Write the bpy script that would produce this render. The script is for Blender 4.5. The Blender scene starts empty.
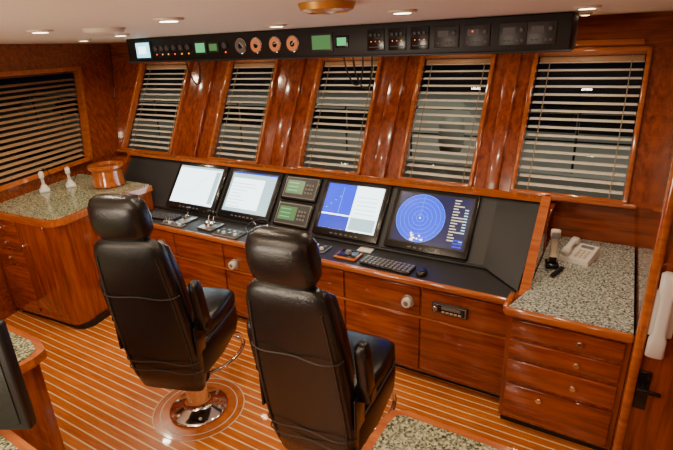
import bpy, bmesh, math, random
from mathutils import Vector, Matrix
random.seed(4)
V=Vector
COL=bpy.context.scene.collection
# ---------------------------------------------------------------- materials
def _new(name):
    m=bpy.data.materials.new(name); m.use_nodes=True
    nt=m.node_tree; b=nt.nodes['Principled BSDF']
    return m,nt,b
def mat(name,col,rough=.5,metal=0,coat=0,emit=None,es=1,bump=0,bscale=200,spec=None):
    m,nt,b=_new(name)
    b.inputs['Base Color'].default_value=(*col,1)
    b.inputs['Roughness'].default_value=rough
    b.inputs['Metallic'].default_value=metal
    b.inputs['Coat Weight'].default_value=coat
    b.inputs['Coat Roughness'].default_value=.15
    if spec is not None: b.inputs['Specular IOR Level'].default_value=spec
    if emit:
        b.inputs['Emission Color'].default_value=(*emit,1); b.inputs['Emission Strength'].default_value=es
    tc=nt.nodes.new('ShaderNodeTexCoord')
    n=nt.nodes.new('ShaderNodeTexNoise'); n.inputs['Scale'].default_value=bscale
    nt.links.new(tc.outputs['Object'],n.inputs['Vector'])
    if bump:
        bp=nt.nodes.new('ShaderNodeBump'); bp.inputs['Strength'].default_value=bump; bp.inputs['Distance'].default_value=.004
        nt.links.new(n.outputs['Fac'],bp.inputs['Height']); nt.links.new(bp.outputs['Normal'],b.inputs['Normal'])
    return m
def wood(name,c1,c2,stretch=(1,12,12),rough=.2,coat=1.0,scale=3.0):
    m,nt,b=_new(name)
    tc=nt.nodes.new('ShaderNodeTexCoord'); mp=nt.nodes.new('ShaderNodeMapping')
    mp.inputs['Scale'].default_value=stretch
    n=nt.nodes.new('ShaderNodeTexNoise'); n.inputs['Scale'].default_value=scale; n.inputs['Detail'].default_value=6; n.inputs['Roughness'].default_value=.6
    r=nt.nodes.new('ShaderNodeValToRGB')
    r.color_ramp.elements[0].position=.32; r.color_ramp.elements[0].color=(*c1,1)
    r.color_ramp.elements[1].position=.7; r.color_ramp.elements[1].color=(*c2,1)
    L=nt.links.new
    L(tc.outputs['Object'],mp.inputs['Vector']); L(mp.outputs['Vector'],n.inputs['Vector']); L(n.outputs['Fac'],r.inputs['Fac']); L(r.outputs['Color'],b.inputs['Base Color'])
    b.inputs['Roughness'].default_value=rough; b.inputs['Coat Weight'].default_value=coat; b.inputs['Coat Roughness'].default_value=.05
    return m
def granite(name,c0,c1,c2):
    m,nt,b=_new(name); L=nt.links.new
    tc=nt.nodes.new('ShaderNodeTexCoord')
    v=nt.nodes.new('ShaderNodeTexVoronoi'); v.inputs['Scale'].default_value=150
    n=nt.nodes.new('ShaderNodeTexNoise'); n.inputs['Scale'].default_value=90; n.inputs['Detail'].default_value=5
    L(tc.outputs['Object'],v.inputs['Vector']); L(tc.outputs['Object'],n.inputs['Vector'])
    r=nt.nodes.new('ShaderNodeValToRGB'); e=r.color_ramp.elements
    e[0].position=.36; e[0].color=(*c0,1); e[1].position=.64; e[1].color=(*c2,1)
    x=e.new(.49); x.color=(*c1,1)
    a=nt.nodes.new('ShaderNodeMath'); a.operation='MULTIPLY_ADD'; a.inputs[1].default_value=.32
    L(v.outputs['Color'],a.inputs[0])
    s=nt.nodes.new('ShaderNodeMath'); s.operation='MULTIPLY'; s.inputs[1].default_value=.68
    L(n.outputs['Fac'],s.inputs[0]); L(s.outputs[0],a.inputs[2]); L(a.outputs[0],r.inputs['Fac']); L(r.outputs['Color'],b.inputs['Base Color'])
    b.inputs['Roughness'].default_value=.16
    return m
def teak():
    m,nt,b=_new('teak_planks'); L=nt.links.new
    tc=nt.nodes.new('ShaderNodeTexCoord'); sp=nt.nodes.new('ShaderNodeSeparateXYZ'); L(tc.outputs['Object'],sp.inputs[0])
    d=nt.nodes.new('ShaderNodeMath'); d.operation='DIVIDE'; d.inputs[1].default_value=.052; L(sp.outputs['Y'],d.inputs[0])
    f=nt.nodes.new('ShaderNodeMath'); f.operation='FRACT'; L(d.outputs[0],f.inputs[0])
    lt=nt.nodes.new('ShaderNodeMath'); lt.operation='LESS_THAN'; lt.inputs[1].default_value=.16; L(f.outputs[0],lt.inputs[0])
    fl=nt.nodes.new('ShaderNodeMath'); fl.operation='FLOOR'; L(d.outputs[0],fl.inputs[0])
    wn=nt.nodes.new('ShaderNodeTexWhiteNoise'); wn.noise_dimensions='1D'; L(fl.outputs[0],wn.inputs['W'])
    mp=nt.nodes.new('ShaderNodeMapping'); mp.inputs['Scale'].default_value=(2,30,1); L(tc.outputs['Object'],mp.inputs['Vector'])
    n=nt.nodes.new('ShaderNodeTexNoise'); n.inputs['Scale'].default_value=3; n.inputs['Detail'].default_value=5; L(mp.outputs['Vector'],n.inputs['Vector'])
    ad=nt.nodes.new('ShaderNodeMath'); ad.operation='MULTIPLY_ADD'; ad.inputs[1].default_value=.35; L(wn.outputs['Value'],ad.inputs[0]); L(n.outputs['Fac'],ad.inputs[2])
    r=nt.nodes.new('ShaderNodeValToRGB'); r.color_ramp.elements[0].position=.3; r.color_ramp.elements[0].color=(.42,.085,.006,1)
    r.color_ramp.elements[1].position=.95; r.color_ramp.elements[1].color=(.78,.23,.02,1); L(ad.outputs[0],r.inputs['Fac'])
    mx=nt.nodes.new('ShaderNodeMix'); mx.data_type='RGBA'; L(lt.outputs[0],mx.inputs['Factor']); L(r.outputs['Color'],mx.inputs['A']); mx.inputs['B'].default_value=(.95,.72,.38,1)
    L(mx.outputs['Result'],b.inputs['Base Color'])
    b.inputs['Roughness'].default_value=.28; b.inputs['Coat Weight'].default_value=.3
    return m
W=wood('mahogany_x',(.15,.022,.004),(.42,.082,.013))
WV=wood('mahogany_v',(.15,.022,.004),(.42,.082,.013),stretch=(12,12,1))
WL=wood('mahogany_trim',(.34,.075,.011),(.56,.16,.028),rough=.15)
WT=wood('teak_ring',(.46,.10,.010),(.66,.19,.025),stretch=(6,6,1))
GR=granite('granite_green',(.035,.045,.025),(.22,.24,.15),(.60,.58,.40)); GR2=granite('granite_pale',(.05,.07,.065),(.29,.33,.29),(.70,.72,.63)); TK=teak()
CEIL=mat('ceiling_vinyl',(.88,.77,.62),.6,bump=.1,bscale=300)
BLK=mat('black_panel',(.008,.008,.009),.45,bump=.1,bscale=400)
FAS=mat('fascia_grey_black',(.022,.022,.024),.5,bump=.15,bscale=500)
BLK2=mat('black_gloss',(.01,.01,.011),.2)
DK=mat('dark_grey_plastic',(.03,.03,.032),.4)
GRY=mat('grey_plastic',(.2,.2,.2),.4)
KEY=mat('keycap_grey',(.09,.09,.1),.5)
LEA=mat('black_leather',(.009,.009,.009),.26,bump=.35,bscale=160)
CHR=mat('chrome',(.8,.8,.8),.1,1)
STL=mat('brushed_steel',(.5,.5,.48),.3,1)
WHT=mat('white_plastic',(.8,.79,.74),.35)
CRM=mat('cream_plastic',(.7,.62,.48),.4)
GOLD=mat('gold_ring',(.7,.38,.08),.3,.6)
LAMP=mat('lamp_lens',(1,.9,.7),.3,emit=(1,.86,.6),es=14)
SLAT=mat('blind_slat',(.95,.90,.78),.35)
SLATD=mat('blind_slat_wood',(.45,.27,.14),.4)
CORD=mat('black_cord',(.01,.01,.01),.5)
LCRD=mat('ladder_cord_tan',(.4,.3,.18),.6)
SEAT=mat('seam_piping',(.03,.028,.027),.5)
def emi(n,c,s=1): return mat(n,(0.01,0.01,0.01),.3,emit=c,es=s)
E_WH=emi('screen_white',(.75,.92,.98),5)
E_LB=emi('screen_grey',(.45,.68,.7),2.2)
E_CY=emi('screen_cyan',(.3,.85,1),3)
E_BL=emi('screen_blue',(.0,.03,.8),1.4)
E_NV=emi('screen_navy',(.001,.006,.09),1.0)
E_RB=emi('radar_blue',(.0,.03,1.0),2.0)
E_RL=emi('radar_line',(.1,.42,1),2.4)
E_GR=emi('lcd_green',(.12,.32,.1),.8)
E_GB=emi('lcd_green_bright',(.1,.6,.2),1.3)
E_OR=emi('echo_white',(1,.85,.6),4)
E_TX=emi('radar_text',(.8,.7,.45),1.6)
E_RD=emi('led_red',(1,.05,.02),3)
E_AM=emi('led_amber',(1,.35,.04),2.5)
E_DIM=emi('dial_face',(.75,.2,.06),.9)
# ---------------------------------------------------------------- builders
def empty(name):
    o=bpy.data.objects.new(name,None); o.empty_display_size=.1; COL.objects.link(o); return o
def addmesh(name,verts,faces,m,parent=None,M=None,smooth=False):
    me=bpy.data.meshes.new(name)
    vs=[V(v) for v in verts]
    if M is not None: vs=[M@v for v in vs]
    me.from_pydata([tuple(v) for v in vs],[],faces)
    bm=bmesh.new(); bm.from_mesh(me); bmesh.ops.recalc_face_normals(bm,faces=bm.faces); bm.to_mesh(me); bm.free()
    if smooth:
        for p in me.polygons: p.use_smooth=True
    me.materials.append(m)
    o=bpy.data.objects.new(name,me); COL.objects.link(o)
    if parent: o.parent=parent
    return o
def box(name,c,s,m,parent=None,M=None,bev=0,seg=2,rot=None):
    bm=bmesh.new(); bmesh.ops.create_cube(bm,size=1)
    for v in bm.verts: v.co=V((v.co.x*s[0],v.co.y*s[1],v.co.z*s[2]))
    if bev: bmesh.ops.bevel(bm,geom=list(bm.edges),offset=min(bev,min(s)*.49),segments=seg,affect='EDGES',profile=.5)
    T=Matrix.Translation(V(c))
    if rot: T=T@rot
    if M is not None: T=M@T
    bmesh.ops.transform(bm,matrix=T,verts=bm.verts)
    bmesh.ops.recalc_face_normals(bm,faces=bm.faces)
    me=bpy.data.meshes.new(name); bm.to_mesh(me); bm.free(); me.materials.append(m)
    if bev and seg>1:
        for p in me.polygons: p.use_smooth=True
        try: me.set_sharp_from_angle(angle=math.radians(50))
        except Exception: pass
    o=bpy.data.objects.new(name,me); COL.objects.link(o)
    if parent: o.parent=parent
    return o
def slab(name,q,th,m,parent=None):
    th=V(th); n=len(q)
    vs=[V(p) for p in q]+[V(p)+th for p in q]
    fs=[tuple(range(n)),tuple(range(2*n-1,n-1,-1))]+[(i,(i+1)%n,(i+1)%n+n,i+n) for i in range(n)]
    return addmesh(name,vs,fs,m,parent)
def lathe(name,prof,m,parent=None,M=None,n=32):
    vs=[];fs=[]
    for r,z in prof:
        for i in range(n):
            a=2*math.pi*i/n; vs.append((r*math.cos(a),r*math.sin(a),z))
    k=len(prof)
    for j in range(k-1):
        for i in range(n): fs.append((j*n+i,j*n+(i+1)%n,(j+1)*n+(i+1)%n,(j+1)*n+i))
    fs.append(tuple(range(n))); fs.append(tuple((k-1)*n+i for i in range(n)))
    o=addmesh(name,vs,fs,m,parent,M,True)
    try: o.data.set_sharp_from_angle(angle=math.radians(40))
    except Exception: pass
    return o
def cyl(name,a,b,r,m,parent=None,M=None,n=24,r2=None):
    a=V(a);b=V(b);d=b-a;L=d.length
    T=Matrix.Translation(a)@d.to_track_quat('Z','Y').to_matrix().to_4x4()
    if M is not None: T=M@T
    r2=r if r2 is None else r2
    e=min(.004,r*.2,L*.2)
    return lathe(name,[(r-e,0),(r,e),(r2,L-e),(r2-e,L)],m,parent,T,n)
def tube(name,pts,r,m,parent=None,M=None,cyc=False,res=8):
    cu=bpy.data.curves.new(name,'CURVE'); cu.dimensions='3D'; cu.bevel_depth=r; cu.bevel_resolution=3; cu.resolution_u=res; cu.use_fill_caps=True
    s=cu.splines.new('BEZIER'); s.bezier_points.add(len(pts)-1)
    for p,q in zip(s.bezier_points,pts):
        p.co=(M@V(q)) if M is not None else V(q); p.handle_left_type=p.handle_right_type='AUTO'
    s.use_cyclic_u=cyc
    t=bpy.data.objects.new('t',cu); COL.objects.link(t)
    dg=bpy.context.evaluated_depsgraph_get(); me=bpy.data.meshes.new_from_object(t.evaluated_get(dg))
    bpy.data.objects.remove(t); me.name=name; me.materials.clear(); me.materials.append(m)
    for p in me.polygons: p.use_smooth=True
    o=bpy.data.objects.new(name,me); COL.objects.link(o)
    if parent: o.parent=parent
    return o
def loft(name,secs,m,parent=None,M=None,n=32,ex=4,A=(1,0,0)):
    A=V(A); vs=[];fs=[]
    for c,w,t,B in secs:
        c=V(c);B=V(B).normalized()
        for i in range(n):
            a=2*math.pi*i/n; ca,sa=math.cos(a),math.sin(a)
            x=math.copysign(abs(ca)**(2/ex),ca); y=math.copysign(abs(sa)**(2/ex),sa)
            vs.append(c+A*w*x+B*t*y)
    k=len(secs)
    for j in range(k-1):
        for i in range(n): fs.append((j*n+i,j*n+(i+1)%n,(j+1)*n+(i+1)%n,(j+1)*n+i))
    fs.append(tuple(range(n))); fs.append(tuple((k-1)*n+i for i in range(n)))
    return addmesh(name,vs,fs,m,parent,M,True)
def frame(O,ex,es):
    ex=V(ex).normalized(); es=V(es).normalized(); en=ex.cross(es)
    M=Matrix.Identity(4)
    for i,c in enumerate((ex,es,en)):
        for r in range(3): M[r][i]=c[r]
    for r in range(3): M[r][3]=O[r]
    return M
def quad(name,x0,x1,y0,y1,z,m,parent,M):
    return addmesh(name,[(x0,y0,z),(x1,y0,z),(x1,y1,z),(x0,y1,z)],[(0,1,2,3)],m,parent,M)
def disc(name,cx,cy,r,z,m,parent,M,n=40,a0=0,a1=2*math.pi):
    vs=[(cx,cy,z)]+[(cx+r*math.cos(a0+(a1-a0)*i/n),cy+r*math.sin(a0+(a1-a0)*i/n),z) for i in range(n+1)]
    return addmesh(name,vs,[(0,i+1,i+2) for i in range(n)],m,parent,M)
def ring(name,cx,cy,r0,r1,z,m,parent,M,n=48):
    vs=[];fs=[]
    for i in range(n):
        a=2*math.pi*i/n; vs+= [(cx+r0*math.cos(a),cy+r0*math.sin(a),z),(cx+r1*math.cos(a),cy+r1*math.sin(a),z)]
    for i in range(n):
        j=(i+1)%n; fs.append((2*i,2*i+1,2*j+1,2*j))
    return addmesh(name,vs,fs,m,parent,M)
# ---------------------------------------------------------------- camera
cd=bpy.data.cameras.new('camera'); cam=bpy.data.objects.new('camera',cd); COL.objects.link(cam)
cd.sensor_width=36; cd.lens=36*481/673; cd.clip_start=.02
R=V((.8638,.5025,-.0379)); F=V((-.4826,.8030,-.3503)).normalized(); R=(R-F*R.dot(F)).normalized(); U=R.cross(F)
Mc=Matrix.Identity(4)
for r in range(3): Mc[r][0]=R[r];Mc[r][1]=U[r];Mc[r][2]=-F[r]
Mc[2][3]=2.0
cam.matrix_world=Mc; bpy.context.scene.camera=cam
# ---------------------------------------------------------------- room
CZ=2.12
slab('floor',[(-5.4,-1.5,0),(1.1,-1.5,0),(1.1,3.45,0),(-5.4,3.45,0)],(0,0,-.05),TK)
slab('ceiling',[(-5.6,-1.5,CZ),(1.1,-1.5,CZ),(1.1,4.0,CZ),(-5.6,4.0,CZ)],(0,0,.05),CEIL)
slab('wall_back',[(-5.4,-1.5,0),(1.1,-1.5,0),(1.1,-1.5,CZ),(-5.4,-1.5,CZ)],(0,-.05,0),WV)
slab('wall_right_aft',[(1.02,-1.5,0),(1.02,2.2,0),(1.02,2.2,CZ),(1.02,-1.5,CZ)],(.06,0,0),WV)
br=empty('wall_bulkhead')
slab('bulkhead_panel',[(.20,2.19,0),(1.02,2.19,0),(1.02,2.19,CZ),(.20,2.19,CZ)],(0,.07,0),WV,br)
box('bulkhead_edge_trim',(.205,2.2,CZ/2),(.04,.09,CZ-.002),WL,br,bev=.015)
slab('wall_right',[(.19,2.26,0),(.19,3.33,0),(.19,3.33,1.0),(.19,3.9,CZ),(.19,2.26,CZ)],(.07,0,0),WV)
# front wall
FM=frame((0,3.33,1.0),(1,0,0),(0,.45,.88))
wins=[(-4.71,-3.93),(-3.42,-2.80),(-2.374,-1.758),(-1.435,-.856),(-.60,.10)]
fw=empty('wall_front'); HT=1.02; TOP=1.258
def fq(name,q,m=WV,th=.07,parent=fw):
    slab(name,[FM@V((a,b,0)) for a,b in q],FM.to_3x3()@V((0,0,-th)),m,parent)
slab('lower_panel',[(-4.76,3.33,0),(.19,3.33,0),(.19,3.33,1.0),(-4.76,3.33,1.0)],(0,.07,0),W,fw)
fq('post_left',[(-4.76,0),(-4.71,0),(-4.71,HT),(-5.24,HT)])
for i in range(4): fq('mullion_%d'%(i+1),[(wins[i][1],0),(wins[i+1][0],0),(wins[i+1][0],HT),(wins[i][1],HT)])
fq('post_right',[(.10,0),(.19,0),(.19,HT),(.10,HT)])
fq('header',[(-5.24,HT),(.19,HT),(.19,TOP),(-5.36,TOP)],W)
for i in range(4):
    a,b=wins[i][1],wins[i+1][0]; c=(a+b)/2; w=(b-a)
    box('mullion_cover_%d'%(i+1),(c,HT/2,.018),(w*.36,HT,.035),WV,fw,FM,bev=.01)
box('sill_trim',(-2.29,-.012,.03),(4.88,.03,.07),WL,fw,FM,bev=.008)
box('header_trim',(-2.4,HT+.03,.02),(4.9,.04,.04),WL,fw,FM,bev=.008)
def blind_slats(name,edge,sh,M,m,par,sp=.058,h=.022,dz=-.05):
    vs=[];fs=[];s=.03
    while s<sh-.02:
        a,b=edge(s); k=len(vs)
        for x in (a,b):
            vs+=[(x,s+h*.66,dz-h*.75),(x,s+h*.10,dz),(x,s-h*.66,dz+h*.75)]
        fs+=[(k,k+1,k+4,k+3),(k+1,k+2,k+5,k+4)]; s+=sp
    return addmesh(name,vs,fs,m,par,M)
GL,nt,b=_new('window_glass')
for n in list(nt.nodes):
    if n.type=='BSDF_PRINCIPLED': nt.nodes.remove(n)
tr=nt.nodes.new('ShaderNodeBsdfTransparent'); tr.inputs[0].default_value=(.72,.76,.72,1)
gl=nt.nodes.new('ShaderNodeBsdfGlossy'); gl.inputs['Roughness'].default_value=.02
mxs=nt.nodes.new('ShaderNodeMixShader'); mxs.inputs[0].default_value=.05
nt.links.new(tr.outputs[0],mxs.inputs[1]); nt.links.new(gl.outputs[0],mxs.inputs[2]); nt.links.new(mxs.outputs[0],nt.nodes['Material Output'].inputs[0])
for i,(a,b_) in enumerate(wins):
    w=empty('window_%d'%(i+1)); t=.03
    box('frame_left',(a+t/2,HT/2,-.0),(t,HT,.07),WL,w,FM,bev=.008)
    box('frame_right',(b_-t/2,HT/2,-.0),(t,HT,.07),WL,w,FM,bev=.008)
    box('frame_top',((a+b_)/2,HT-t/2,-.0),(b_-a,t,.07),WL,w,FM,bev=.008)
    box('frame_bottom',((a+b_)/2,t/2,-.0),(b_-a,t,.07),WL,w,FM,bev=.008)
    quad('glass',a,b_,0,HT,-.11,GL,w,FM)
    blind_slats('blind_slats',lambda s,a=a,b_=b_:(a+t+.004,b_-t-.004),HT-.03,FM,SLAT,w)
    for fx in (.15,.85):
        x=a+(b_-a)*fx; box('ladder_cord',(x,HT/2,-.03),(.005,HT-.05,.002),LCRD,w,FM)
    box('blind_headrail',((a+b_)/2,HT-.045,-.055),(b_-a-.07,.035,.04),SLATD,w,FM,bev=.004)
# left wall
exl=V((-.332,.943,0)).normalized(); out=V((-.943,-.332,0)).normalized()
def LP(L,z):
    p=V((-4.25,1.88,0))+exl*L; p.z=z
    if z>1.0: p+=out*(.3*(z-1.0)/.88)
    return p
wl=empty('wall_left')
slab('lower_panel',[LP(-3.6,0),LP(1.538,0),LP(1.538,1.0),LP(-3.6,1.0)],out*.07,W,wl)
slab('post_forward',[LP(1.05,1.0),LP(1.538,1.0),LP(2.12,1.88),LP(1.55,1.88)],out*.07,WV,wl)
slab('post_aft',[LP(-3.6,1.0),LP(-.7,1.0),LP(-.7,1.88),LP(-3.6,1.88)],out*.07,WV,wl)
slab('header',[LP(-3.6,1.88),LP(2.12,1.88),LP(2.277,CZ),LP(-3.6,CZ)],out*.07,W,wl)
w=empty('window_6')
LM=frame(LP(0,1.0),exl,(LP(0,1.88)-LP(0,1.0)))
LH=(LP(0,1.88)-LP(0,1.0)).length
def LQ(name,pts,z0,z1,m,par):
    vs=[(a,b,z0) for a,b in pts]+[(a,b,z1) for a,b in pts]
    n=len(pts); addmesh(name,vs,[tuple(range(n)),tuple(range(2*n-1,n-1,-1))]+[(i,(i+1)%n,(i+1)%n+n,i+n) for i in range(n)],m,par,LM)
e1=lambda s:1.05+.5*s/LH
LQ('frame_fwd',[(e1(0)-.04,0),(e1(0),0),(e1(LH),LH),(e1(LH)-.04,LH)],-.03,.035,WL,w)
LQ('frame_aft',[(-.7,0),(-.66,0),(-.66,LH),(-.7,LH)],-.03,.035,WL,w)
LQ('frame_bottom',[(-.7,0),(1.05,0),(1.07,.04),(-.7,.04)],-.03,.035,WL,w)
LQ('frame_top',[(-.7,LH-.04),(1.53,LH-.04),(1.55,LH),(-.7,LH)],-.03,.035,WL,w)
LQ('glass',[(-.7,0),(1.05,0),(1.55,LH),(-.7,LH)],-.115,-.11,GL,w)
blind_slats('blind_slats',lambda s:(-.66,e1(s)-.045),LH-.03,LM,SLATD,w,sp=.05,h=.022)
# ---------------------------------------------------------------- ceiling lights
def downlight(x,y,r=.045,e=21,ring_m=CRM,lens=LAMP):
    d=empty('recessed_downlight')
    lathe('trim_ring',[(r*.7,CZ-.002),(r*.8,CZ-.012),(r*1.25,CZ-.008),(r*1.3,CZ-.001)],ring_m,d,Matrix.Translation((x,y,0)))
    disc('lens',x,y,r*.75,CZ-.0135,lens,d,Matrix.Identity(4))
    l=bpy.data.lights.new('lamp','SPOT'); l.energy=e; l.color=(1,.80,.56); l.spot_size=math.radians(155); l.spot_blend=.7; l.shadow_soft_size=.04
    o=bpy.data.objects.new('lamp',l); COL.objects.link(o); o.location=(x,y,CZ-.03); o.parent=d
for x,y in [(-.82,1.94),(-.21,2.59),(-1.55,1.4),(-2.45,1.42),(-2.9,2.2),(-3.6,1.6),(-1.75,2.35),(.4,.6),(-1.4,.2),(-3.9,2.6)]: downlight(x,y)
for x in (-4.3,-3.15,-2.07,-1.15,-.28): downlight(x,3.4,.03,6.5)  # added row, hidden behind the overhead panel, to brighten blinds and window posts
def vent(x,y,r,m1,m2):
    d=empty('ceiling_vent')
    lathe('body',[(r*1.1,CZ-.001),(r,CZ-.02),(r*.75,CZ-.028),(r*.7,CZ-.018),(r*.4,CZ-.03),(0.01,CZ-.032)],m1,d,Matrix.Translation((x,y,0)))
    ring('inner_ring',x,y,r*.4,r*.46,CZ-.0325,m2,d,Matrix.Identity(4))
vent(-2.25,1.62,.09,CRM,GRY); vent(-.82,1.36,.08,GOLD,CRM)
# ---------------------------------------------------------------- overhead panel
oh=empty('overhead_instrument_panel')
OM=frame((0,3.0,1.92),(1,0,0),(0,0,1))
box('housing',(-2.1,3.13,2.02),(3.6,.26,.196),BLK,oh,bev=.01)
box('lower_lip',(-2.1,3.0,1.925),(3.62,.02,.014),DK,oh,bev=.004)
def oscr(x,w,h,m,y=.1,bez=DK):
    box('bezel',(x,y,.004),(w+.03,h+.03,.012),bez,oh,OM,bev=.004); quad('display',x-w/2,x+w/2,y-h/2,y+h/2,.0115,m,oh,OM)
oscr(-3.68,.17,.12,E_CY); quad('display_detail',-3.74,-3.64,.07,.13,.0125,E_WH,oh,OM)
oscr(-3.0,.10,.07,E_GB); oscr(-2.86,.08,.05,E_GR); oscr(-1.86,.15,.09,E_GR); oscr(-1.7,.07,.05,E_GB,bez=BLK2)
for x in (-2.58,-2.43,-2.255,-2.1):
    cyl('gauge_bezel',(x,.1,0),(x,.1,.014),.056,CHR,oh,OM); disc('gauge_face',x,.1,.048,.0145,E_DIM if x>-2.5 else GRY,oh,OM)
    disc('gauge_centre',x,.1,.02,.0148,BLK2,oh,OM)
    box('gauge_needle',(x+.012,.11,.016),(.045,.005,.002),WHT,oh,OM,rot=Matrix.Rotation(.7+x*3,4,'Z'))
for i,x in enumerate((-3.52,-3.45,-3.38,-3.3,-3.22,-3.14,-2.74)):
    cyl('knob',(x,.11,0),(x,.11,.022),.022,KEY,oh,OM); quad('indicator',x-.006,x+.006,.056,.066,.004,[E_RD,E_AM,E_AM][i%3],oh,OM)
for x in (-1.45,-1.3,-1.15):
    box('switch_panel',(x,.1,.004),(.12,.13,.01),BLK2,oh,OM,bev=.003)
    for k in range(3): cyl('rotary',(x-.03+.03*k,.13,.008),(x-.03+.03*k,.13,.02),.009,KEY,oh,OM); quad('led',x-.033+.03*k,x-.028+.03*k,.088,.094,.0095,[E_AM,E_RD,E_AM][k],oh,OM)
    quad('label',x-.045,x+.045,.055,.060,.0095,KEY,oh,OM)
for x in (-.98,-.8,-.6,-.45):
    box('radio_unit',(x,.1,.004),(.15,.12,.012),DK,oh,OM,bev=.003)
    for k in range(5): box('button',(x-.05+.025*k,.065,.011),(.016,.012,.004),KEY,oh,OM)
    cyl('volume_knob',(x+.045,.12,.008),(x+.045,.12,.022),.012,KEY,oh,OM); quad('lcd',x-.055,x+.01,.10,.135,.0105,KEY,oh,OM)
quad('led',-.83,-.822,.12,.128,.0115,E_RD,oh,OM)
for x,zz in ((-1.75,.0),(-1.68,.02),(-3.3,0)):
    tube('hanging_cord',[(x,3.1,1.93),(x+.03,3.11,1.80-zz),(x+.09,3.12,1.73-zz),(x+.14,3.11,1.82),(x+.15,3.1,1.93)],.006,CORD,oh)
# ---------------------------------------------------------------- console
con=empty('helm_console')
XL,XR=-3.48,-.36
box('cabinet_body',((XL+XR)/2,2.85,.36),(XR-XL,.88,.62),W,con)
box('toe_kick',((XL+XR)/2,2.85,.03),(XR-XL,.80,.058),BLK,con)
box('desk_top',((XL+XR)/2,2.56,.688),(XR-XL,.34,.03),FAS,con)
box('desk_nosing',((XL+XR)/2,2.385,.685),(XR-XL,.04,.04),WL,con,bev=.014)
YF=2.405
n=6; w_=(XR-XL)/n
for i in range(n):
    c=XL+w_*(i+.5)
    box('drawer_front',(c,YF,.55),(w_-.012,.02,.19),W,con,bev=.005)
    box('door_front',(c,YF,.255),(w_-.012,.02,.37),W,con,bev=.005)
box('mid_rail',((XL+XR)/2,YF-.004,.447),(XR-XL,.02,.012),WL,con,bev=.003)
PM=frame((0,2.69,.72),(1,0,0),(0,.27,.36)); PH=.45
def P(x,s,d=0): return PM@V((x,s,d))
slab('fascia',[P(-4.05,0),P(-.6,0),P(-.6,PH),P(-4.05,PH)],PM.to_3x3()@V((0,0,-.03)),FAS,con)
addmesh('fascia_right_wing',[(-.6,2.69,.72),(-.36,2.47,.715),(-.33,2.95,1.08),(-.6,2.96,1.08),(-.47,2.765,.90)],[(0,1,4),(1,2,4),(2,3,4),(3,0,4)],FAS,con,smooth=True)
box('fascia_foot',(-2.0,2.69,.708),(2.9,.03,.03),BLK,con,bev=.01)
slab('fascia_cap',[(-4.08,2.93,1.085),(-.3,2.93,1.085),(-.3,3.0,1.085),(-4.08,3.0,1.085)],(0,0,.022),WL,con)
slab('back_panel',[(-4.08,3.0,.62),(-.3,3.0,.62),(-.3,3.0,1.085),(-4.08,3.0,1.085)],(0,-.02,0),W,con)
slab('sill_shelf',[(-4.6,3.0,.975),(-.3,3.0,.975),(-.3,3.325,.975),(-4.6,3.325,.975)],(0,0,-.02),W,con)
slab('right_cheek',[(-.335,2.44,.70),(-.335,3.02,.70),(-.335,3.02,1.11),(-.335,2.94,1.11)],(.03,0,0),W,con)
slab('right_cheek_cap',[(-.345,2.42,.72),(-.345,2.44,.70),(-.345,2.96,1.10),(-.345,2.93,1.125)],(.05,0,0),WL,con)
slab('left_cheek',[(-4.08,2.66,.70),(-4.08,3.0,.70),(-4.08,3.0,1.1),(-4.08,2.94,1.1)],(.03,0,0),W,con)
for x,z in [(-.956,.545),(-2.33,.51),(-3.12,.53)]:
    k=empty('round_socket_cap')
    cyl('flange',(x,YF-.011,z),(x,YF-.02,z),.04,STL,k); cyl('cap',(x,YF-.02,z),(x,YF-.055,z),.03,WHT,k); cyl('cap_centre',(x,YF-.055,z),(x,YF-.057,z),.015,GRY,k)
r=empty('marine_stereo')
box('chassis',(-.70,YF-.018,.55),(.21,.016,.07),DK,r,bev=.006); box('trim',(-.70,YF-.0265,.55),(.19,.002,.055),STL,r)
box('faceplate',(-.70,YF-.028,.55),(.18,.003,.046),BLK2,r)
box('display',(-.69,YF-.030,.56),(.11,.003,.02),GRY,r); cyl('volume_knob',(-.78,YF-.026,.55),(-.78,YF-.044,.55),.015,CHR,r)
for k_ in range(5): box('button',(-.735+.024*k_,YF-.030,.535),(.017,.004,.009),CRM,r)
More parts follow.
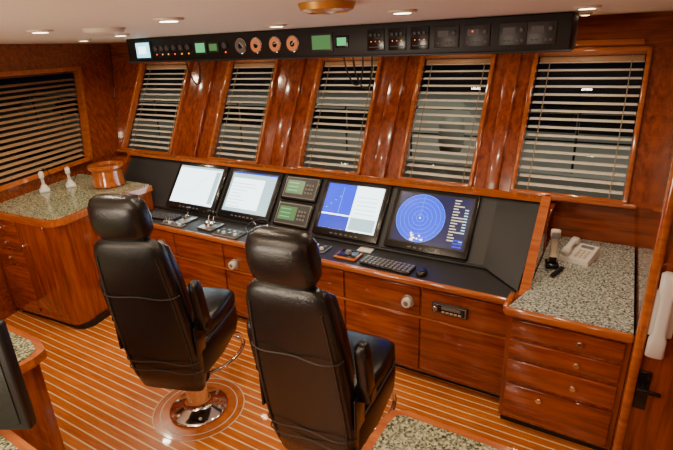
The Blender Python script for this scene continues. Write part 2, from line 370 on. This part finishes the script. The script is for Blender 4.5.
def monitor(x0,x1,kind):
    m=empty('helm_monitor'); cx=(x0+x1)/2; w=x1-x0-.012; cy=.222; h=.425
    box('bezel',(cx,cy,.012),(w,h,.03),BLK2,m,PM,bev=.008)
    box('bezel_ring',(cx,cy+.01,.0275),(w-.05,h-.07,.003),DK,m,PM,bev=.002)
    sx0,sx1,sy0,sy1=cx-w/2+.04,cx+w/2-.04,cy-h/2+.055,cy+h/2-.035; z=.0295
    for k in range(6): box('key',(cx-.1+.04*k,cy-h/2+.022,.028),(.022,.01,.004),KEY,m,PM)
    if kind=='chart':
        quad('display',sx0,sx1,sy0,sy1,z,E_WH,m,PM)
        tube('coastline',[(sx0+.03,sy0+.05,z+.001),(sx0+.1,sy0+.12,z+.001),(sx0+.2,sy0+.1,z+.001),(sx0+.28,sy0+.2,z+.001),(sx0+.36,sy0+.26,z+.001)],.001,E_LB,m,PM)
        quad('toolbar',sx0,sx1,sy1-.018,sy1,z+.001,E_LB,m,PM); quad('menu',sx1-.06,sx1-.01,sy0+.02,sy1-.03,z+.001,E_LB,m,PM)
    if kind=='text':
        quad('display',sx0,sx1,sy0,sy1,z,E_LB,m,PM)
        quad('window_pane',sx0+.02,sx1-.1,sy0+.03,sy1-.05,z+.0005,E_WH,m,PM)
        for k in range(8): quad('line',sx0+.03,sx0+.12+.18*random.random(),sy0+.04+.028*k,sy0+.045+.028*k,z+.001,E_LB,m,PM)
        quad('toolbar',sx0,sx1,sy1-.012,sy1,z+.001,E_BL,m,PM)
    if kind=='split':
        mid=sx0+(sx1-sx0)*.52
        quad('display',sx0,sx1,sy0,sy1,z,E_WH,m,PM)
        quad('blue_pane',sx0,mid,sy0+.11,sy1,z+.001,E_RB,m,PM); quad('blue_pane_low',sx0,mid,sy0,sy0+.1,z+.001,E_BL,m,PM)
        quad('track',mid-.10,mid-.097,sy0+.12,sy1-.02,z+.002,E_RL,m,PM)
        for k in range(4): quad('label',sx0+.02+.03*k,sx0+.035+.03*k,sy0+.15+.03*k,sy0+.155+.03*k,z+.002,E_RL,m,PM)
        quad('grid_pane',mid+.01,sx1-.01,sy0+.01,sy0+.1,z+.001,E_LB,m,PM)
        for k in range(5): quad('line',mid+.03,sx1-.03,sy0+.13+.03*k,sy0+.134+.03*k,z+.002,E_LB,m,PM)
    if kind=='radar':
        quad('display',sx0,sx1,sy0,sy1,z,E_NV,m,PM)
        rr=.164; rx=sx0+rr+.004; ry=(sy0+sy1)/2
        disc('sweep',rx,ry,rr,z+.001,E_RB,m,PM)
        for q in (1,.83,.66,.49,.32,.16): ring('range_ring',rx,ry,rr*q-.0014,rr*q,z+.002,E_RL,m,PM)
        for k in range(72):
            a=k*math.pi/36; Mx=PM@Matrix.Translation((rx,ry,0))@Matrix.Rotation(a,4,'Z'); quad('tick',rr*(.95 if k%6 else .9),rr,-.0005,.0005,z+.0025,E_RL,m,Mx)
        quad('heading_line',rx-.0007,rx+.0007,ry,ry+rr,z+.0025,E_RL,m,PM)
        disc('own_ship',rx,ry,.005,z+.004,E_OR,m,PM,12)
        for k in range(16):
            a=math.radians(250+40*random.random()); q=rr*(.68+.27*random.random()); disc('echo',rx+q*math.cos(a),ry+q*math.sin(a),.003+.006*random.random(),z+.003,E_OR,m,PM,7)
        for k in range(24):
            a=random.random()*6.28; q=rr*(.1+.8*random.random()); disc('target',rx+q*math.cos(a),ry+q*math.sin(a),.0022,z+.003,E_RL,m,PM,6)
        yy=sy1-.015
        while yy>sy0+.05:
            l=.03+.055*random.random(); quad('readout',sx1-.11,sx1-.11+l,yy-.007,yy,z+.0005,E_TX,m,PM)
            if random.random()>.4: quad('readout_b',sx1-.035,sx1-.012,yy-.007,yy,z+.001,E_LB,m,PM)
            yy-=.019
        for k in range(3): quad('readout_low',sx1-.07,sx1-.01,sy0+.01+.02*k,sy0+.02+.02*k,z+.001,E_BL,m,PM)
monitor(-3.356,-2.78,'chart'); monitor(-2.75,-2.215,'text'); monitor(-1.83,-1.296,'split'); monitor(-1.262,-.69,'radar')
for cy in (.33,.12):
    m=empty('navigation_unit'); cx=-2.025
    box('body',(cx,cy,.012),(.32,.20,.03),BLK2,m,PM,bev=.012); box('bezel',(cx,cy,.0275),(.29,.165,.003),GRY,m,PM,bev=.001); box('bezel_inner',(cx,cy,.0285),(.275,.15,.003),DK,m,PM)
    quad('lcd',cx-.125,cx+.03,cy-.05,cy+.055,.0303,E_GR,m,PM)
    for k in range(3): quad('lcd_line',cx-.11,cx-.02,cy-.03+.03*k,cy-.022+.03*k,.0308,E_GB,m,PM)
    for k in range(3):
        for j in range(3): box('key',(cx+.055+.025*k,cy-.035+.03*j,.031),(.017,.016,.005),GRY,m,PM,bev=.002)
DZ=.704
def keyboard(x,y,w,d,rows,cols,a=0,name='keyboard',km=GRY):
    k=empty(name); M=Matrix.Translation((x,y,DZ))@Matrix.Rotation(a,4,'Z')
    box('case',(0,0,.009),(w,d,.016),BLK2,k,M,bev=.005)
    for i in range(cols):
        for j in range(rows):
            box('key',(-w/2+w*(i+.5)/cols,-d/2+d*(j+.5)/rows,.02),(w/cols*.66,d/rows*.55,.006),km,k,M)
keyboard(-1.13,2.47,.34,.11,4,12,-.05); keyboard(-3.2,2.52,.30,.12,4,10,.1,'control_keypad',KEY)
ms=empty('trackball_mouse'); loft('body',[((-.9,2.46,DZ-.002),.03,.045,(0,1,0)),((-.9,2.46,DZ+.014),.03,.045,(0,1,0)),((-.9,2.46,DZ+.026),.022,.034,(0,1,0)),((-.9,2.46,DZ+.03),.01,.015,(0,1,0))],BLK2,ms,ex=2.4)
tp=empty('trackball_pad'); box('base',(-1.42,2.5,DZ+.008),(.16,.13,.016),WL,tp,bev=.006); box('inlay',(-1.42,2.5,DZ+.018),(.13,.1,.006),BLK2,tp,bev=.002)
lathe('ball',[(.001,.022),(.018,.016),(.024,0),(.02,-.01)][::-1],GRY,tp,Matrix.Translation((-1.42,2.5,DZ+.024)),20)
nb=empty('notepad'); box('sheet',(-1.36,2.625,DZ+.005),(.10,.06,.008),WHT,nb,bev=.001); box('binding',(-1.36,2.655,DZ+.007),(.10,.008,.012),GRY,nb)
def levers(x,y,name,n=2,hgt=.13):
    k=empty(name); box('base_plate',(x,y,DZ+.009),(.05*n+.05,.16,.016),STL,k,bev=.006)
    for i in range(n):
        xx=x+(i-(n-1)/2)*.05
        cyl('hub',(xx-.015,y,DZ+.02),(xx+.015,y,DZ+.02),.028,CHR,k); cyl('arm',(xx,y,DZ+.03),(xx,y+.03,DZ+hgt),.006,CHR,k)
        lathe('grip',[(.002,.03),(.014,.024),(.017,.01),(.012,-.012)][::-1],BLK2,k,Matrix.Translation((xx,y+.03,DZ+hgt)),16)
levers(-2.66,2.52,'throttle_levers',2,.10); levers(-2.95,2.55,'thruster_joystick',1,.08)
def jpanel(x,y,w,d,name,nk):
    k=empty(name); box('plate',(x,y,DZ+.006),(w,d,.011),GRY,k,bev=.003); box('face',(x,y,DZ+.0125),(w-.015,d-.015,.003),DK,k)
    for i in range(nk):
        xx=x-w/2+w*(i+.5)/nk
        cyl('pushbutton',(xx,y+d*.2,DZ+.011),(xx,y+d*.2,DZ+.022),.012,[GRY,STL,WHT][i%3],k,n=16)
        cyl('rotary',(xx,y-d*.22,DZ+.011),(xx,y-d*.22,DZ+.03),.014,[STL,WHT][i%2],k,n=16)
jpanel(-2.42,2.47,.22,.14,'bow_thruster_panel',4); jpanel(-1.72,2.52,.26,.12,'autopilot_panel',4); jpanel(-2.98,2.435,.22,.06,'alarm_panel',4); jpanel(-2.1,2.43,.16,.07,'switch_panel',3)
sw=empty('steering_wheel'); SM=Matrix.Translation((-2.22,2.56,DZ+.06))@Matrix.Rotation(.3,4,'X')
tube('rim',[(.085*math.cos(a*math.pi/4),.085*math.sin(a*math.pi/4),0) for a in range(8)],.007,BLK2,sw,SM,cyc=True)
for a in range(3): cyl('spoke',(0,0,-.008),(.082*math.cos(a*2.094+.5),.082*math.sin(a*2.094+.5),0),.005,CHR,sw,SM)
cyl('hub',(0,0,-.02),(0,0,.008),.022,CHR,sw,SM); cyl('column',(0,0,-.062),(0,0,-.02),.016,BLK,sw,SM)
jp=empty('joystick'); box('base',(-1.95,2.55,DZ+.01),(.09,.09,.018),DK,jp,bev=.006); cyl('stick',(-1.95,2.55,DZ+.018),(-1.95,2.545,DZ+.07),.007,GRY,jp); cyl('knob',(-1.95,2.545,DZ+.065),(-1.95,2.543,DZ+.095),.015,BLK2,jp)
# ---------------------------------------------------------------- right counter
rc=empty('side_counter')
box('body',(-.088,2.79,.385),(.545,1.07,.66),WV,rc); box('toe_kick',(-.088,2.8,.028),(.53,1.03,.054),BLK,rc)
slab('granite_top',[(-.36,2.225,.745),(.14,2.225,.745),(.17,2.225,.745),(.18,2.235,.745),(.18,3.32,.745),(-.3,3.32,.745),(-.3,2.46,.745)],(0,0,-.025),GR2,rc)
box('nosing',(-.094,2.215,.728),(.56,.034,.045),WL,rc,bev=.014)
box('nosing_side',(-.37,2.31,.728),(.03,.17,.045),WL,rc,bev=.012)
for zc,zh in [(.625,.11),(.505,.11),(.37,.14),(.18,.22)]:
    box('drawer_front',(-.088,2.248,zc),(.50,.02,zh-.01),W,rc,bev=.005)
for x,z in [(-.02,.625),(-.02,.505),(-.02,.37),(-.166,.24)]:
    cyl('knob_stem',(x,2.238,z),(x,2.228,z),.006,STL,rc); cyl('knob',(x,2.23,z),(x,2.218,z),.015,CHR,rc)
ph=empty('desk_telephone'); M=Matrix.Translation((-.11,2.99,.747))@Matrix.Rotation(-.25,4,'Z')
addmesh('body',[(-.085,-.10,0),(.085,-.10,0),(.085,.10,0),(-.085,.10,0),(-.08,-.095,.025),(.08,-.095,.025),(.08,.095,.06),(-.08,.095,.06)],[(0,1,2,3),(4,5,6,7),(0,1,5,4),(1,2,6,5),(2,3,7,6),(3,0,4,7)],WHT,ph,M)
KM=M@frame((0,0,.045),(1,0,0),(0,.19,.035))
loft('handset',[((-.052,-.09,.018),.018,.008,(0,0,1)),((-.052,-.088,.02),.024,.018,(0,0,1)),((-.052,-.05,.024),.024,.018,(0,0,1)),((-.052,-.03,.032),.016,.011,(0,0,1)),((-.052,.03,.032),.016,.011,(0,0,1)),((-.052,.05,.024),.024,.018,(0,0,1)),((-.052,.088,.02),.024,.018,(0,0,1)),((-.052,.09,.018),.018,.008,(0,0,1))],WHT,ph,KM,ex=3)
for i in range(3):
    for j in range(4): box('key',(.0+.024*i,-.06+.024*j,.002),(.016,.014,.006),CRM,ph,KM,bev=.002)
box('display',(.025,.06,.0),(.07,.025,.004),GRY,ph,KM)
hs=empty('radio_handset'); M=Matrix.Translation((-.235,2.80,.747))@Matrix.Rotation(.2,4,'Z')
box('cradle',(0,0,.015),(.07,.09,.03),BLK2,hs,M,bev=.008)
loft('handset',[((0,-.0,.03),.018,.010,(0,1,0)),((0,-.0,.035),.027,.020,(0,1,0)),((0,0,.07),.026,.02,(0,1,0)),((0,.012,.09),.018,.014,(0,1,0)),((0,.012,.17),.018,.014,(0,1,0)),((0,0,.19),.026,.02,(0,1,0)),((0,-.0,.225),.026,.02,(0,1,0)),((0,-.0,.23),.018,.010,(0,1,0))],CRM,hs,M,ex=3)
box('earpiece',(0,-.021,.2),(.04,.006,.04),GRY,hs,M,bev=.003); box('mouthpiece',(0,-.021,.05),(.04,.006,.035),BLK2,hs,M,bev=.003)
pts=[(.05+.012*math.cos(i*1.3)-.0015*i,-.04-.003*i,.013+.010*math.sin(i*1.3)) for i in range(40)]
tube('coiled_cord',[(.0,-.04,.02)]+pts,.0035,CORD,hs,M,res=4)
# ---------------------------------------------------------------- left counter
lc=empty('port_counter')
poly=[(-4.16,1.66),(-3.46,1.715),(-3.40,1.74),(-3.375,1.80),(-3.50,2.40),(-3.50,2.675),(-4.50,2.675)]
slab('body',[(x,y,.05) for x,y in poly],(0,0,.83),WV,lc)
slab('toe_kick',[(x*.995,y+.03,0) for x,y in poly[:5]]+[(-3.52,2.64,0),(-4.4,2.64,0)],(0,0,.05),BLK,lc)
p2=[(-4.14,1.635),(-3.45,1.69),(-3.385,1.715),(-3.35,1.79),(-3.475,2.40),(-3.475,2.675),(-4.52,2.675)]
slab('nosing',[(x,y,.865) for x,y in p2],(0,0,.05),WL,lc)
slab('granite_top',[(-4.15,1.665,.915),(-3.46,1.72,.915),(-3.40,1.745,.915),(-3.385,1.80,.915),(-3.50,2.39,.915),(-3.50,2.67,.915),(-4.5,2.67,.915)],(0,0,.006),GR,lc)
CM=frame((-4.16,1.655,0),(.70,.055,0),(0,0,1))
for i in range(3): box('drawer_front',(.19,.80-.125*i,.0),(.32,.11,.02),W,lc,CM,bev=.005); cyl('knob',(.19,.80-.125*i,.01),(.19,.80-.125*i,.03),.012,CHR,lc,CM)
box('door_front',(.19,.28,.0),(.32,.38,.02),W,lc,CM,bev=.005)
box('door_front_wide',(.52,.5,.0),(.31,.74,.02),WV,lc,CM,bev=.005); cyl('door_knob',(.41,.68,.01),(.41,.68,.03),.012,CHR,lc,CM)
for x,y in [(-4.19,2.15),(-4.12,2.34)]:
    k=empty('control_lever'); M=Matrix.Translation((x,y,.921))@Matrix.Rotation(-.5,4,'Z')
    box('base',(0,0,.012),(.11,.08,.024),WHT,k,M,bev=.008); lathe('boot',[(.036,.02),(.028,.04),(.016,.06)],WHT,k,M,20)
    cyl('stick',(0,0,.05),(.01,0,.13),.012,WHT,k,M); box('grip',(.01,0,.145),(.085,.04,.055),WHT,k,M,bev=.014)
    tube('cord',[(-.04,.0,.02),(-.06,.05,.06),(-.05,.06,.12),(-.01,.05,.17),(.02,.02,.2)],.003,CORD,k,M)
dr=empty('wooden_cup_holder'); M=Matrix.Translation((-3.82,2.51,.922))
lathe('drum',[(.12,0),(.135,.01),(.13,.03),(.125,.14),(.148,.165),(.148,.185),(.12,.19),(.115,.16),(.02,.15)],WL,dr,M,40)
lathe('dark_lining',[(.116,.158),(.10,.164),(.02,.166)],BLK2,dr,M,40)
# ---------------------------------------------------------------- chairs
def chair(x,y,ang):
    c=empty('helm_chair'); M=Matrix.Translation((x,y,0))@Matrix.Rotation(ang,4,'Z')
    lathe('floor_flange',[(.165,.004),(.17,.012),(.16,.022),(.09,.035),(.07,.05),(.062,.07),(.06,.3),(.075,.31),(.075,.38)],CHR,c,M,40)
    for k in range(6):
        a=k*math.pi/3; cyl('bolt',(.135*math.cos(a),.135*math.sin(a),.02),(.135*math.cos(a),.135*math.sin(a),.034),.01,STL,c,M,12)
    lathe('suspension_bellows',[(.075,.2),(.09,.215),(.075,.23),(.09,.245),(.075,.26),(.09,.275),(.075,.29),(.09,.305),(.075,.32)],BLK2,c,M,32)
    box('seat_frame',(0,.0,.365),(.30,.34,.05),BLK,c,M,bev=.015)
    Z=(0,0,1)
    loft('seat_shell',[((0,-.24,.49),.17,.07,Z),((0,-.22,.49),.20,.11,Z),((0,0,.49),.215,.115,Z),((0,.19,.505),.213,.105,Z),((0,.24,.515),.203,.08,Z),((0,.26,.52),.15,.04,Z)],LEA,c,M,ex=5)
    loft('seat_cushion',[((0,-.2,.635),.15,.03,Z),((0,-.17,.635),.195,.055,Z),((0,.05,.63),.212,.055,Z),((0,.21,.635),.209,.062,Z),((0,.26,.625),.194,.05,Z),((0,.28,.61),.15,.022,Z)],LEA,c,M,ex=4)
    tube('seat_piping',[(.213,-.18,.60),(.216,.05,.60),(.208,.21,.60),(.17,.272,.60),(0,.285,.60),(-.17,.272,.60),(-.208,.21,.60),(-.216,.05,.60),(-.213,-.18,.60)],.004,SEAT,c,M)
    rk=.17
    def bk(z,dy=0): return (0,-.225-(z-.5)*rk+dy,z)
    Bd=(0,1,rk)
    loft('back_shell',[(bk(.315),.14,.02,Bd),(bk(.325),.175,.035,Bd),(bk(.42),.198,.045,Bd),(bk(.6),.206,.048,Bd),(bk(.8),.200,.048,Bd),(bk(1.0),.188,.045,Bd),(bk(1.15),.174,.042,Bd),(bk(1.205),.158,.036,Bd),(bk(1.23),.125,.025,Bd),(bk(1.24),.09,.012,Bd)],LEA,c,M,ex=4.5)
    loft('back_cushion',[(bk(.66,.06),.13,.02,Bd),(bk(.68,.07),.165,.045,Bd),(bk(.8,.075),.178,.05,Bd),(bk(1.0,.07),.168,.05,Bd),(bk(1.16,.06),.15,.04,Bd),(bk(1.19,.055),.11,.02,Bd)],LEA,c,M,ex=4)
    for z in (.47,.53,.94):
        w=.206 if z<.7 else .192
        tube('seam',[(-w,bk(z)[1]-.01,z),(-w*.9,bk(z)[1]-.047,z),(0,bk(z)[1]-.051,z),(w*.9,bk(z)[1]-.047,z),(w,bk(z)[1]-.01,z)],.003,SEAT,c,M)
    for sx in (-1,1):
        tube('piping',[(sx*.165,bk(.40)[1]-.040,.40),(sx*.178,bk(.6)[1]-.045,.6),(sx*.172,bk(.8)[1]-.045,.8),(sx*.160,bk(1.0)[1]-.042,1.0),(sx*.146,bk(1.15)[1]-.039,1.15)],.003,SEAT,c,M)
    for sx in (-.05,.05): cyl('headrest_post',(sx,bk(1.19)[1],1.19),(sx,bk(1.3)[1],1.3),.007,CHR,c,M)
    hb=lambda z:bk(z,.015)
    loft('headrest',[(hb(1.235),.09,.02,Bd),(hb(1.242),.112,.045,Bd),(hb(1.27),.128,.06,Bd),(hb(1.33),.132,.066,Bd),(hb(1.39),.126,.06,Bd),(hb(1.425),.11,.045,Bd),(hb(1.438),.08,.02,Bd)],LEA,c,M,ex=3.4)
    for sx in (-1,1):
        X=sx*.236
        y0=bk(.72)[1]+.06
        cyl('arm_pivot',(sx*.19,y0,.73),(sx*.264,y0,.73),.032,BLK2,c,M)
        arm=[(.70,.02,.018),(.71,.026,.032),(.80,.028,.035),(.92,.028,.034),(.97,.024,.028),(.985,.014,.014)]
        loft('arm_pad',[((X,bk(z)[1]+.06,z),a,t,Bd) for z,a,t in arm],LEA,c,M,ex=3.5)
        box('arm_hinge_plate',(sx*.213,y0-.03,.66),(.012,.09,.16),BLK2,c,M,bev=.005)
    tube('footrest_loop',[(-.05,.06,.2),(-.13,.16,.2),(-.15,.38,.2),(-.11,.44,.2),(.11,.44,.2),(.15,.38,.2),(.13,.16,.2),(.05,.06,.2)],.014,CHR,c,M)
    tube('footrest_brace_l',[(-.148,.38,.2),(-.145,.35,.3),(-.13,.15,.38)],.011,CHR,c,M); tube('footrest_brace_r',[(.148,.38,.2),(.145,.35,.3),(.13,.15,.38)],.011,CHR,c,M)
    fi=empty('floor_inlay_ring'); T=Matrix.Translation((x,y,0))
    ring('teak_ring',0,0,.0,.22,.0015,WT,fi,T); ring('caulk_line',0,0,.22,.226,.002,CRM,fi,T); ring('outer_border',0,0,.226,.262,.0015,WT,fi,T); ring('outer_caulk',0,0,.262,.268,.002,CRM,fi,T)
chair(-1.94,1.55,math.radians(19)); chair(-.955,1.53,math.radians(5))
# ---------------------------------------------------------------- near cabinets
nc=empty('chart_table')
slab('body',[(-3.0,-.3,0),(-1.47,-.3,0),(-1.47,.50,0),(-2.04,.52,0),(-2.04,.8,0),(-2.07,.85,0),(-2.14,.87,0),(-3.0,.87,0)],(0,0,.77),WV,nc)
slab('nosing',[(-3.02,-.32,.765),(-1.44,-.32,.765),(-1.44,.53,.765),(-2.01,.55,.765),(-2.01,.81,.765),(-2.035,.875,.765),(-2.13,.905,.765),(-3.02,.905,.765)],(0,0,.04),WL,nc)
slab('granite_top',[(-3.0,-.3,.805),(-1.47,-.3,.805),(-1.47,.50,.805),(-2.04,.52,.805),(-2.04,.80,.805),(-2.065,.85,.805),(-2.14,.875,.805),(-3.0,.875,.805)],(0,0,.005),GR,nc)
nr=empty('aft_counter')
slab('body',[(-.53,.5,0),(.5,.5,0),(.5,1.22,0),(-.48,1.22,0),(-.53,1.17,0)],(0,0,.77),WV,nr)
slab('nosing',[(-.56,.48,.765),(.52,.48,.765),(.52,1.255,.765),(-.50,1.255,.765),(-.545,1.235,.765),(-.56,1.18,.765)],(0,0,.04),WL,nr)
slab('granite_top',[(-.53,.5,.805),(.5,.5,.805),(.5,1.225,.805),(-.495,1.225,.805),(-.52,1.21,.805),(-.53,1.17,.805)],(0,0,.005),GR,nr)
nm=empty('chart_table_monitor'); M=Matrix.Translation((-1.72,.455,.812))@Matrix.Rotation(math.radians(28),4,'Z')
box('foot',(-.02,-.04,.01),(.16,.1,.018),BLK,nm,M,bev=.006); cyl('stem',(0,-.02,.02),(0,-.0,.14),.02,BLK,nm,M)
box('screen_housing',(0,0,.25),(.45,.04,.40),BLK,nm,M,bev=.012); box('screen_glass',(0,-.021,.25),(.39,.004,.34),BLK2,nm,M); box('rear_cover',(0,.025,.24),(.3,.02,.26),DK,nm,M,bev=.008)
ic=empty('intercom_handset'); box('cradle',(.265,2.178,.90),(.09,.024,.22),WHT,ic,bev=.008)
B=(0,1,0)
loft('handset',[((.26,2.15,.70),.022,.010,B),((.26,2.146,.71),.034,.022,B),((.26,2.146,.79),.033,.022,B),((.26,2.135,.83),.022,.014,B),((.26,2.135,.98),.022,.014,B),((.26,2.146,1.02),.033,.022,B),((.26,2.146,1.09),.034,.022,B),((.26,2.15,1.10),.022,.010,B)],WHT,ic,ex=3)
dh=empty('door_latch'); box('plate',(.25,2.183,.5),(.05,.014,.2),BLK2,dh,bev=.004); cyl('lever',(.25,2.176,.53),(.25,2.13,.53),.009,BLK2,dh); box('handle',(.27,2.13,.53),(.09,.016,.02),BLK2,dh,bev=.006)
# ---------------------------------------------------------------- outside
ny=empty('neighbouring_yacht')
YW=mat('gelcoat_white',(.85,.84,.78),.35); YD=mat('yacht_dark_window',(.01,.012,.015),.1)
slab('hull',[(-16,6.6,-2.19),(4,6.6,-2.19),(5,6.3,.35),(-16,6.3,.55)],(0,3,0),YW,ny)
slab('deckhouse',[(-15,7.3,.5),(-1.5,7.3,.4),(-2.2,7.6,1.1),(-14,7.6,1.1)],(0,1.5,0),YW,ny)
slab('deckhouse_window',[(-13,7.36,.62),(-3.0,7.36,.62),(-3.3,7.48,.95),(-12.8,7.48,.95)],(0,-.03,0),YD,ny)
slab('hull_window_band',[(-15,6.40,-.35),(4,6.40,-.35),(4,6.34,-.05),(-15,6.34,-.05)],(0,-.06,0),YD,ny)
for i in range(16): cyl('stanchion',(-12+i*1.05,6.4,.4),(-12+i*1.05,6.4,1.15),.018,CHR,ny,n=8)
cyl('rail_top',(-12.5,6.4,1.15),(4.4,6.4,1.15),.02,CHR,ny,n=8); cyl('rail_mid',(-12.5,6.4,.8),(4.4,6.4,.8),.012,CHR,ny,n=8)
box('fender',(-1.9,6.15,.85),(.32,.3,.5),YW,ny,bev=.12)
sw_=mat('night_water',(.005,.01,.015),.15,bump=.4,bscale=3)
slab('water',[(-40,4.2,-2.2),(30,4.2,-2.2),(30,40,-2.2),(-40,40,-2.2)],(0,0,-.1),sw_)
def area(n,loc,size,e,col,tgt):
    l=bpy.data.lights.new(n,'AREA'); l.energy=e; l.size=size; l.color=col; o=bpy.data.objects.new(n,l); COL.objects.link(o); o.location=loc
    o.rotation_euler=(V(tgt)-V(loc)).to_track_quat('-Z','Y').to_euler()
area('yacht_fill',(-3,4.6,5.5),1.0,45,(1,.93,.76),(-2,7,0.4))  # three added area lamps, unseen outside, that brighten the yacht
area('yacht_fill.001',(2,4.4,4.5),.8,60,(1,.95,.82),(1,7,0.2))
area('yacht_fill.002',(-9,4.2,4.5),.8,15,(1,.88,.65),(-8,7,0.2))
area('aft_fill_down',(-1.2,-.3,2.09),1.2,24,(1,.80,.56),(-1.2,-.3,0))  # added fill behind the camera, no fixture modelled
area('aft_fill_up',(-2.0,-1.1,1.2),.8,55,(1,.84,.64),(-2.0,.6,2.3))  # unseen lamp added behind the camera, aimed up to brighten the ceiling
w=bpy.data.worlds.new('night'); bpy.context.scene.world=w; w.use_nodes=True
w.node_tree.nodes['Background'].inputs[0].default_value=(.01,.012,.02,1); w.node_tree.nodes['Background'].inputs[1].default_value=.3
